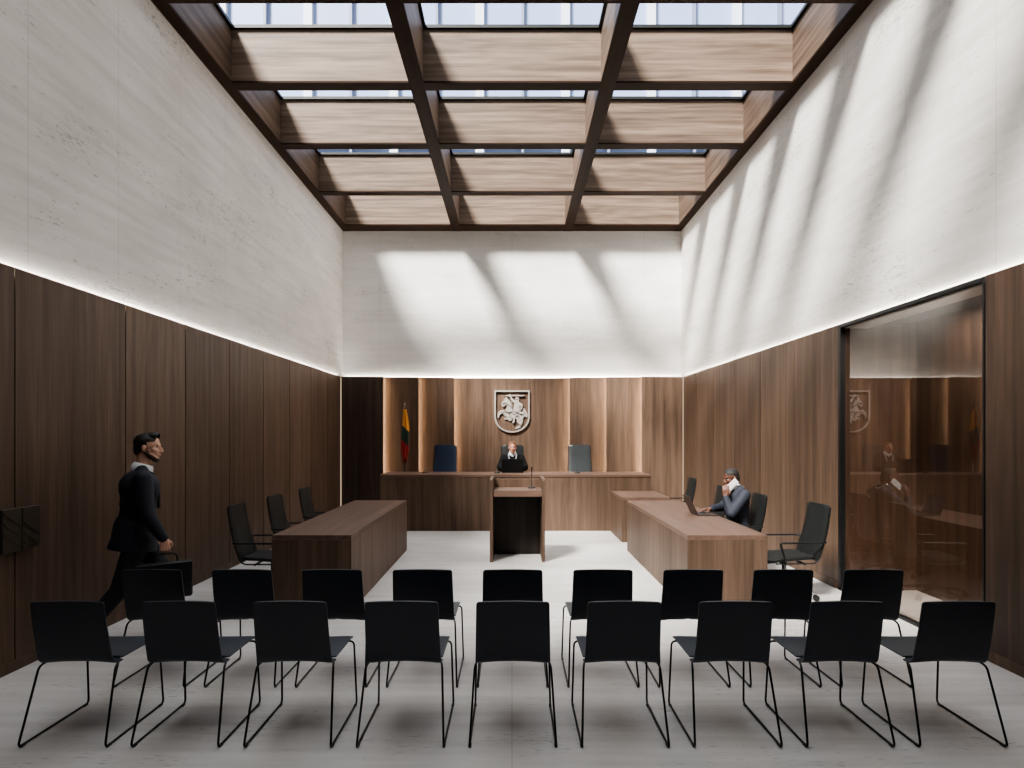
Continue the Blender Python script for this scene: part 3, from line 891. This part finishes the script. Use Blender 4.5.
def hand(S, w, d, n, th, curl=.5, spread=1.0, thumb_in=.3, k=1.0, curls=None):
    """w wrist, d towards the fingers, n palm normal (palm side), th thumb side"""
    w = V(w); d = V(d).normalized(); n = V(n); n = (n - d * n.dot(d)).normalized(); t = d.cross(n)
    if t.dot(V(th)) < 0: t = -t
    offs = [.030, .010, -.010, -.029]
    lens = [(.042, .025, .020), (.047, .029, .022), (.043, .027, .021), (.034, .020, .018)]
    for o_, L, i in zip(offs, lens, range(4)):
        b_ = w + d * (.088 - (.006 if i in (0, 3) else 0)) * k + t * o_ * k
        S.cap(w + d * .008 * k + t * o_ * .55 * k, b_, .0145 * k, .0115 * k)
        p = b_; a = 0
        cu = curls[i] if curls else curl
        for q, (ln, r0, r1) in enumerate(zip(L, (.0098, .0088, .0078), (.0088, .0078, .0066))):
            a += cu * (1 if q else .8)
            dr = (d * math.cos(a) + n * math.sin(a) + t * o_ * 3.0 * spread).normalized()
            p2 = p + dr * ln * k
            S.cap(p, p2, r0 * k, r1 * k); p = p2
    p = w + d * .018 * k + t * .022 * k + n * .006 * k
    d1 = (d * .62 + t * .68 + n * thumb_in).normalized(); p1 = p + d1 * .046 * k
    d2 = (d * .85 + t * .15 + n * (thumb_in + .25)).normalized(); p2 = p1 + d2 * .032 * k
    d3 = (d * .8 - t * .1 + n * (thumb_in + .45)).normalized(); p3 = p2 + d3 * .024 * k
    S.cap(p, p1, .0155 * k, .0115 * k); S.cap(p1, p2, .011 * k, .0095 * k); S.cap(p2, p3, .0095 * k, .0075 * k)

def torso(S, pel, che, nek, F, g=0.0, hipk=1.0):
    pel, che, nek = V(pel), V(che), V(nek)
    l = F @ V((0, 1, 0)); u = F @ V((0, 0, 1)); f = F @ V((1, 0, 0))
    up = (che - pel).normalized()
    Fm = frame(f - up * f.dot(up), up)
    S.ell(pel, (.115 * hipk + g, .160 * hipk + g, .125 + g), Fm)
    for k in (.25, .5, .75):
        S.ell(pel.lerp(che, k), (.108 + g + .01 * k, .142 + g + .015 * k, .13), Fm)
    S.ell(che, (.118 + g, .165 + g, .17 + g), Fm)
    return Fm

for nm, c in (('skin_light', (205, 160, 138)), ('skin_brown', (98, 64, 50)), ('skin_fair', (172, 124, 104))):
    M[nm] = simple(nm, srgb(*c), .5, 0, .06, 60)
M['stubble'] = simple('stubble', srgb(66, 48, 41), .7, 0, .3, 200)
M['eye_white'] = simple('eye_white', srgb(165, 158, 152), .4)
M['iris'] = simple('iris_dark', srgb(40, 30, 25), .3)
M['lip'] = simple('lip_rose', srgb(170, 110, 100), .5); M['lip_b'] = simple('lip_brown', srgb(105, 66, 58), .5)
M['hair_black'] = simple('hair_dark', srgb(28, 24, 22), .6, 0, .3, 200); M['hair_blond'] = simple('hair_sandy', srgb(128, 88, 62), .6, 0, .25, 200)
M['suit_navy'] = simple('suit_dark_navy', srgb(22, 26, 38), .75, 0, .15, 120)
M['suit_trouser'] = simple('suit_trousers', srgb(18, 20, 27), .8, 0, .15, 120)
M['suit_blue'] = simple('suit_slate_blue', srgb(35, 39, 50), .75, 0, .2, 120)
M['shirt'] = simple('white_shirt', srgb(228, 230, 234), .7)
M['robe'] = simple('black_robe', srgb(12, 12, 14), .9, 0, .2, 60, .2)
M['tie'] = simple('dark_tie', srgb(30, 30, 42), .6)
M['shoe'] = simple('black_shoe', srgb(18, 17, 17), .3)
M['grey_trim'] = simple('grey_trim', srgb(150, 152, 160), .6)
M['case'] = simple('black_briefcase_leather', srgb(20, 20, 22), .45, 0, .2, 80)
M['phone'] = simple('white_phone', srgb(238, 236, 236), .3)

def shoe(S, ankle, toe_dir):
    a = V(ankle); d = V(toe_dir).normalized()
    S.cap(a + V((0, 0, -.035)) - d * .03, a + V((0, 0, -.05)) + d * .15, .042, .032, ((0, 0, 1), .8))
    S.cap(a + V((0, 0, .0)), a + V((0, 0, -.04)), .042, .044)

# ---- walking man with briefcase (heads +x, right side to the camera)
def walking_man():
    Y = 5.26
    F = frame((1, .03, -.02), (.06, 0, 1))
    pel = V((-3.04, Y, .90)); che = V((-3.02, Y, 1.23)); nek = V((-2.985, Y, 1.43))
    hd = V((-2.955, Y, 1.605)); FH = frame((1, -.40, -.03), (.02, 0, 1))
    shR = V((-3.01, Y - .185, 1.36)); shL = V((-3.0, Y + .185, 1.36))
    elR = V((-2.985, Y - .235, 1.08)); wrR = V((-2.865, Y - .245, .875))
    elL = V((-3.04, Y + .225, 1.08)); wrL = V((-2.93, Y + .23, .86))
    hipR = V((-3.03, Y - .09, .88)); hipL = V((-3.03, Y + .09, .88))
    knR = V((-3.16, Y - .10, .48)); anR = V((-3.42, Y - .10, .16)); tdR = V((.86, 0, -.5))
    knL = V((-2.80, Y + .09, .50)); anL = V((-2.68, Y + .09, .09)); tdL = V((1, .02, .0))
    S = Flesh()
    torso(S, pel, che, nek, F, -.012)
    S.cap(shR, shL, .055, .055); S.cap(nek - V((.01, 0, .06)), hd + FH @ V((-.03, 0, -.06)), .062, .056)
    P = head(S, hd, FH)
    for sh, el, wr in ((shR, elR, wrR), (shL, elL, wrL)): S.chain([sh, el, wr], [.05, .037, .026])
    hand(S, wrR, (.12, 0, -1), (0, 1, 0), (1, 0, 0), 1.05, .3, .5)
    hand(S, wrL, (.15, 0, -1), (0, -1, 0), (1, 0, 0), .35, .3, .25)
    for h, k, a, td in ((hipR, knR, anR, tdR), (hipL, knL, anL, tdL)):
        S.chain([h, k, a], [.078, .052, .036]); S.cap(a + V((0, 0, -.02)), a + V(td).normalized() * .14 + V((0, 0, -.05)), .03, .02)
    b_ = S.build('person', M['skin_light'], .0055, None, 3)
    tag(b_, 'man in dark navy suit walking by the left wall with a briefcase', 'person')
    face_bits(b_, P, FH, M['iris'], M['lip'], M['hair_black'])
    # jacket
    S = Flesh()
    torso(S, pel, che, nek, F, .022)
    S.cap(shR - V((0, -.02, .01)), shL - V((0, .02, .01)), .075, .075)
    S.cap(shR + V((0, .09, .02)), nek + V((-.02, -.05, -.01)), .06, .05); S.cap(shL + V((0, -.09, .02)), nek + V((-.02, .05, -.01)), .06, .05)
    S.cap(pel + V((-.01, 0, .05)), pel + V((-.03, 0, -.22)), .16, .185, ((0, 1, 0), 1.08)); S.ell(pel + V((-.10, 0, -.12)), (.11, .15, .14))
    for sh, el, wr in ((shR, elR, wrR), (shL, elL, wrL)): S.chain([sh, el, el.lerp(wr, .93)], [.073, .060, .043])
    S.cap(che + V((0, -.06, .05)), che + V((0, .06, .05)), .15, .15)
    j = S.build('jacket', M['suit_navy'], .010, b_, 9, cuts=[(pel + V((0, 0, -.125)), (-.12, 0, -1))])
    for e in (1, -1):
        S = Flesh(); S.chain([nek + V((-.03, e * .07, .0)), nek + V((.05, e * .076, -.04)), che + V((.125, e * .06, .02)), che + V((.142, e * .012, -.12))], [.016, .018, .022, .012])
        S.build('lapel', M['suit_navy'], .006, b_, 2)
    S = Flesh()
    S.cap(nek + V((-.03, 0, .015)), nek + V((.0, 0, .0)), .065, .068); S.cap(nek + V((.02, 0, -.03)), che + V((.085, 0, .06)), .045, .045)
    S.build('shirt_collar', M['shirt'], .006, b_, 2, cuts=[(nek + V((-.02, 0, .050)), (.30, 0, 1))])
    S = Flesh()
    S.ell(pel + V((0, 0, -.02)), (.125, .165, .12))
    for h, k, a in ((hipR, knR, anR), (hipL, knL, anL)): S.chain([h, k, a + (k - a) * .08], [.10, .072, .058])
    S.build('trousers', M['suit_trouser'], .011, b_, 4)
    for a, td in ((anR, tdR), (anL, tdL)):
        S = Flesh(); shoe(S, a, td); S.build('shoe', M['shoe'], .007, b_, 2)
    hair(P, FH, M['hair_black'], b_, .036, 1.0, -.03)
    # beard
    S = Flesh(); S.cap(P(.067, .013, -.096), P(.067, -.013, -.096), .0225, .0225)
    for e in (1, -1): S.chain([P(-.002, e * .064, -.035), P(.03, e * .0445, -.064), P(.0655, e * .013, -.095)], [.012, .0255, .0225])
    S.build('beard', M['stubble'], .005, b_, 1)
    # briefcase
    hp = wrR + V((.03, 0, -.115))
    t = thing('briefcase', 'black leather briefcase held by the walking man', 'briefcase', (hp.x - .03, hp.y, hp.z - .36))
    bm = newbm(); box(bm, -.205, .205, -.055, .055, 0, .29, .02, 3); obj('body', bm, M['case'], t, True, 40)
    bm = newbm(); box(bm, -.20, .20, -.062, -.0545, .12, .285, .004, 2); obj('flap', bm, M['case'], t)
    RT = Matrix.Translation((-3.075, Y, 0)) @ Matrix.Rotation(math.radians(34), 4, 'Z') @ Matrix.Translation((3.03, -Y, 0))
    b_.matrix_world = RT; t.matrix_world = RT @ Matrix.Translation(t.location)
    bm = newbm(); tube(bm, fillet([(-.07, 0, .285), (-.06, 0, .355), (.09, 0, .355), (.10, 0, .285)], .03), .008, 8); obj('handle', bm, M['case'], t, True)
    return b_
walking_man()

# ---- man on the phone, seated at the right desk (faces -x, left side to the camera)
def seated_man():
    Y = 7.86
    F = frame((-1, -.05, 0), (-.25, 0, 1))
    pel = V((2.765, Y, .575)); che = V((2.765, Y, .89)); nek = V((2.755, Y, 1.06))
    hd = V((2.685, Y - .01, 1.175)); FH = frame((-1, -.28, -.22), (-.18, 0, 1))
    shL = V((2.795, Y - .175, .985)); elL = V((2.60, Y - .27, .775)); wrL = V((2.565, Y - .17, .965))
    shR = V((2.795, Y + .175, .985)); elR = V((2.66, Y + .22, .80)); wrR = V((2.455, Y + .06, .795))
    hipL = V((2.75, Y - .09, .545)); hipR = V((2.75, Y + .09, .545))
    knL = V((2.34, Y - .12, .54)); knR = V((2.34, Y + .12, .54)); anL = V((2.39, Y - .12, .095)); anR = V((2.36, Y + .12, .095))
    S = Flesh()
    torso(S, pel, che, nek, F, -.012)
    S.cap(shR, shL, .05, .05); S.cap(nek + V((.01, 0, -.06)), hd + FH @ V((-.03, 0, -.06)), .062, .056)
    P = head(S, hd, FH)
    for sh, el, wr in ((shR, elR, wrR), (shL, elL, wrL)): S.chain([sh, el, wr], [.048, .037, .026])
    hand(S, wrL, (.05, .10, 1), (.25, 1, .0), (1, -.1, .1), .45, .6, .5)
    hand(S, wrR, (-1, -.15, -.05), (0, 0, -1), (0, -1, 0), .28, .8, .2)
    for h, k, a in ((hipR, knR, anR), (hipL, knL, anL)):
        S.chain([h, k, a], [.078, .052, .036]); S.cap(a + V((0, 0, -.02)), a + V((-.14, 0, -.05)), .03, .02)
    b_ = S.build('person', M['skin_brown'], .0055, None, 3)
    tag(b_, 'man in slate blue suit seated at right desk, holding a phone to his ear', 'person')
    face_bits(b_, P, FH, M['iris'], M['lip_b'], M['hair_black'])
    S = Flesh()
    torso(S, pel + V((0, 0, .02)), che, nek, F, .022)
    S.cap(shR, shL, .07, .07)
    S.cap(shR + V((0, -.09, .03)), nek + V((.02, .05, 0)), .055, .045); S.cap(shL + V((0, .09, .03)), nek + V((.02, -.05, 0)), .055, .045)
    for sh, el, wr in ((shR, elR, wrR), (shL, elL, wrL)): S.chain([sh, el, el.lerp(wr, .9)], [.072, .060, .042])
    S.build('jacket', M['suit_blue'], .009, b_, 6)
    S = Flesh()
    S.cap(nek + V((.03, 0, .03)), nek + V((-.03, 0, -.005)), .070, .075); S.cap(nek + V((-.05, 0, -.03)), che + V((-.115, 0, .05)), .05, .045)
    S.build('shirt_collar', M['shirt'], .006, b_, 2, cuts=[(nek + V((0, 0, .052)), (.45, 0, 1))])
    for e in (1, -1):
        S = Flesh(); S.chain([nek + V((.03, e * .074, .005)), nek + V((-.055, e * .078, -.035)), che + V((-.118, e * .062, .02)), che + V((-.142, e * .012, -.12))], [.016, .018, .022, .012])
        S.build('lapel', M['suit_blue'], .006, b_, 2)
    S = Flesh(); S.cap(nek + V((-.095, 0, -.02)), nek + V((-.10, 0, -.06)), .018, .016); S.cap(nek + V((-.10, 0, -.06)), che + V((-.142, 0, -.02)), .016, .022)
    S.build('tie', M['tie'], .006, b_, 1)
    S = Flesh()
    S.ell(pel + V((0, 0, -.01)), (.13, .165, .105))
    for h, k, a in ((hipR, knR, anR), (hipL, knL, anL)): S.chain([h, k, a + (k - a) * .1], [.09, .072, .056])
    S.build('trousers', M['suit_blue'], .011, b_, 4)
    for a in (anL, anR):
        S = Flesh(); shoe(S, a, (-1, 0, 0)); S.build('shoe', M['shoe'], .007, b_, 2)
    hair(P, FH, M['hair_grey'], b_, 0, .985, -.04)
    # phone against the left cheek
    c = P(.058, .098, -.055)
    FP = frame(FH @ V((.86, -.12, -.5)), FH @ V((0, 1, .1)))
    bm = newbm(); box(bm, -.072, .072, -.035, .035, -.004, .004, .003, M=Matrix.Translation(c) @ FP.to_4x4())
    tag(obj('phone', bm, M['phone']), 'white mobile phone held against the ear of the seated man', 'phone')
M['hair_grey'] = simple('hair_cropped_dark', srgb(36, 33, 32), .7, 0, .3, 200)
seated_man()

# ---- judge behind the bench
def judge():
    X, Z = .01, .30
    F = frame((0, -1, 0), (0, -.08, 1))
    pel = V((X, 12.58, Z + .575)); che = V((X, 12.53, Z + .87)); nek = V((X, 12.49, Z + 1.035))
    hd = V((X, 12.44, Z + 1.155)); FH = frame((.02, -1, -.04), (0, -.05, 1))
    shL = V((X + .165, 12.52, Z + .955)); shR = V((X - .165, 12.52, Z + .955))
    elL = V((X + .23, 12.42, Z + .775)); elR = V((X - .23, 12.42, Z + .775))
    wrL = V((X + .12, 12.20, Z + .755)); wrR = V((X - .12, 12.20, Z + .755))
    S = Flesh()
    torso(S, pel, che, nek, F, -.012)
    S.cap(shR, shL, .05, .05); S.cap(nek + V((0, .01, -.06)), hd + FH @ V((-.03, 0, -.06)), .056, .052)
    P = head(S, hd, FH, .95)
    for sh, el, wr in ((shR, elR, wrR), (shL, elL, wrL)): S.chain([sh, el, wr], [.048, .037, .026])
    hand(S, wrL, (-.35, -1, -.05), (0, 0, -1), (-1, 0, 0), .25, .8, .2); hand(S, wrR, (.35, -1, -.05), (0, 0, -1), (1, 0, 0), .25, .8, .2)
    for e in (-1, 1):
        h, k, a = V((X + e * .09, 12.58, Z + .53)), V((X + e * .11, 12.24, Z + .53)), V((X + e * .11, 12.26, Z + .09))
        S.chain([h, k, a], [.078, .052, .036]); S.cap(a + V((0, 0, -.02)), a + V((0, -.14, -.05)), .03, .02)
    b_ = S.build('person', M['skin_fair'], .0055, None, 3)
    tag(b_, 'judge in black robe with white collar seated behind the bench', 'person')
    face_bits(b_, P, FH, M['iris'], M['lip'], M['hair_blond'])
    S = Flesh()
    torso(S, pel, che, nek, F, .028, 1.15)
    S.cap(shR, shL, .072, .072)
    S.cap(shR + V((.08, 0, .03)), nek + V((-.05, .02, 0)), .058, .045); S.cap(shL + V((-.08, 0, .03)), nek + V((.05, .02, 0)), .058, .045)
    for sh, el, wr in ((shR, elR, wrR), (shL, elL, wrL)): S.chain([sh, el, el.lerp(wr, .88)], [.075, .078, .07])
    for e in (-1, 1): S.chain([(X + e * .1, 12.56, Z + .54), (X + e * .13, 12.24, Z + .54), (X + e * .13, 12.26, Z + .14)], [.11, .09, .09])
    S.build('robe', M['robe'], .010, b_, 4)
    S = Flesh(); S.cap(nek + V((0, .02, .03)), nek + V((0, -.03, 0)), .068, .07); S.cap(nek + V((0, -.06, -.02)), che + V((0, -.105, .10)), .034, .024)
    S.build('shirt_collar', M['shirt'], .006, b_, 2, cuts=[(nek + V((0, 0, .05)), (0, .45, 1))])
    for e in (-1, 1):
        S = Flesh(); S.chain([nek + V((e * .075, .01, .012)), nek + V((e * .078, -.085, -.03)), che + V((e * .055, -.142, .03))], [.012, .012, .011])
        S.build('robe_trim', M['grey_trim'], .005, b_, 1)
    for e in (-1, 1):
        S = Flesh(); shoe(S, (X + e * .11, 12.26, Z + .095), (0, -1, 0)); S.build('shoe', M['shoe'], .007, b_, 2)
    hair(P, FH, M['hair_blond'], b_, .026, .95, -.04)
judge()

# ------------------------------------------------------------------ light
w = bpy.data.worlds.new('World'); sc.world = w; w.use_nodes = True
nt = w.node_tree; bg = nt.nodes['Background']
tc = nt.nodes.new('ShaderNodeTexCoord'); sep = nt.nodes.new('ShaderNodeSeparateXYZ'); nt.links.new(tc.outputs['Generated'], sep.inputs[0])
rp = ramp(nt.nodes, [(0, (.12, .115, .11, 1)), (.5, (.16, .162, .165, 1)), (.85, (.40, .405, .41, 1)), (1, (1, .99, .98, 1))])
mrr = nt.nodes.new('ShaderNodeMapRange'); mrr.inputs['From Min'].default_value = -1; nt.links.new(sep.outputs[2], mrr.inputs['Value'])
nt.links.new(mrr.outputs['Result'], rp.inputs['Fac']); nt.links.new(rp.outputs['Color'], bg.inputs['Color'])
bg.inputs['Strength'].default_value = 2.3

def lamp(name, typ, loc, energy, **k):
    d = bpy.data.lights.new(name, typ); d.energy = energy
    for a_, v_ in k.items(): setattr(d, a_, v_)
    o = bpy.data.objects.new(name, d); COL.objects.link(o); o.location = loc
    return o
s = lamp('sun', 'SUN', (0, 0, 12), 13.5, angle=math.radians(14), color=(1, .94, .865))
s.rotation_euler = V((.54, .72, -1)).to_track_quat('-Z', 'Y').to_euler()
p = lamp('sky_portal', 'AREA', (0, 7.5, ZG + .08), 1, shape='RECTANGLE', size=7.2, size_y=13)
p.data.cycles.is_portal = True
lb = lamp('lobby_downlight', 'AREA', (4.1, 5.6, 2.93), 22, shape='RECTANGLE', size=.25, size_y=1.6, color=(1, .93, .87))

# ------------------------------------------------------------------ camera
cd = bpy.data.cameras.new('camera'); cam = bpy.data.objects.new('camera', cd); COL.objects.link(cam)
cam.location = (0, 0, 1.72); cam.rotation_euler = (PI / 2, 0, 0)
cd.sensor_width = 36; cd.lens = 640 / 1024 * 36; cd.shift_y = 50 / 1024; cd.clip_start = .05
sc.camera = cam
sc.view_settings.view_transform = 'AgX'
sc.view_settings.look = 'AgX - Medium High Contrast'
sc.view_settings.exposure = 0.68
sc.cycles.use_denoising = True
sc.cycles.max_bounces = 8
sc.cycles.diffuse_bounces = 5
sc.cycles.transparent_max_bounces = 12
sc.cycles.sample_clamp_indirect = 6
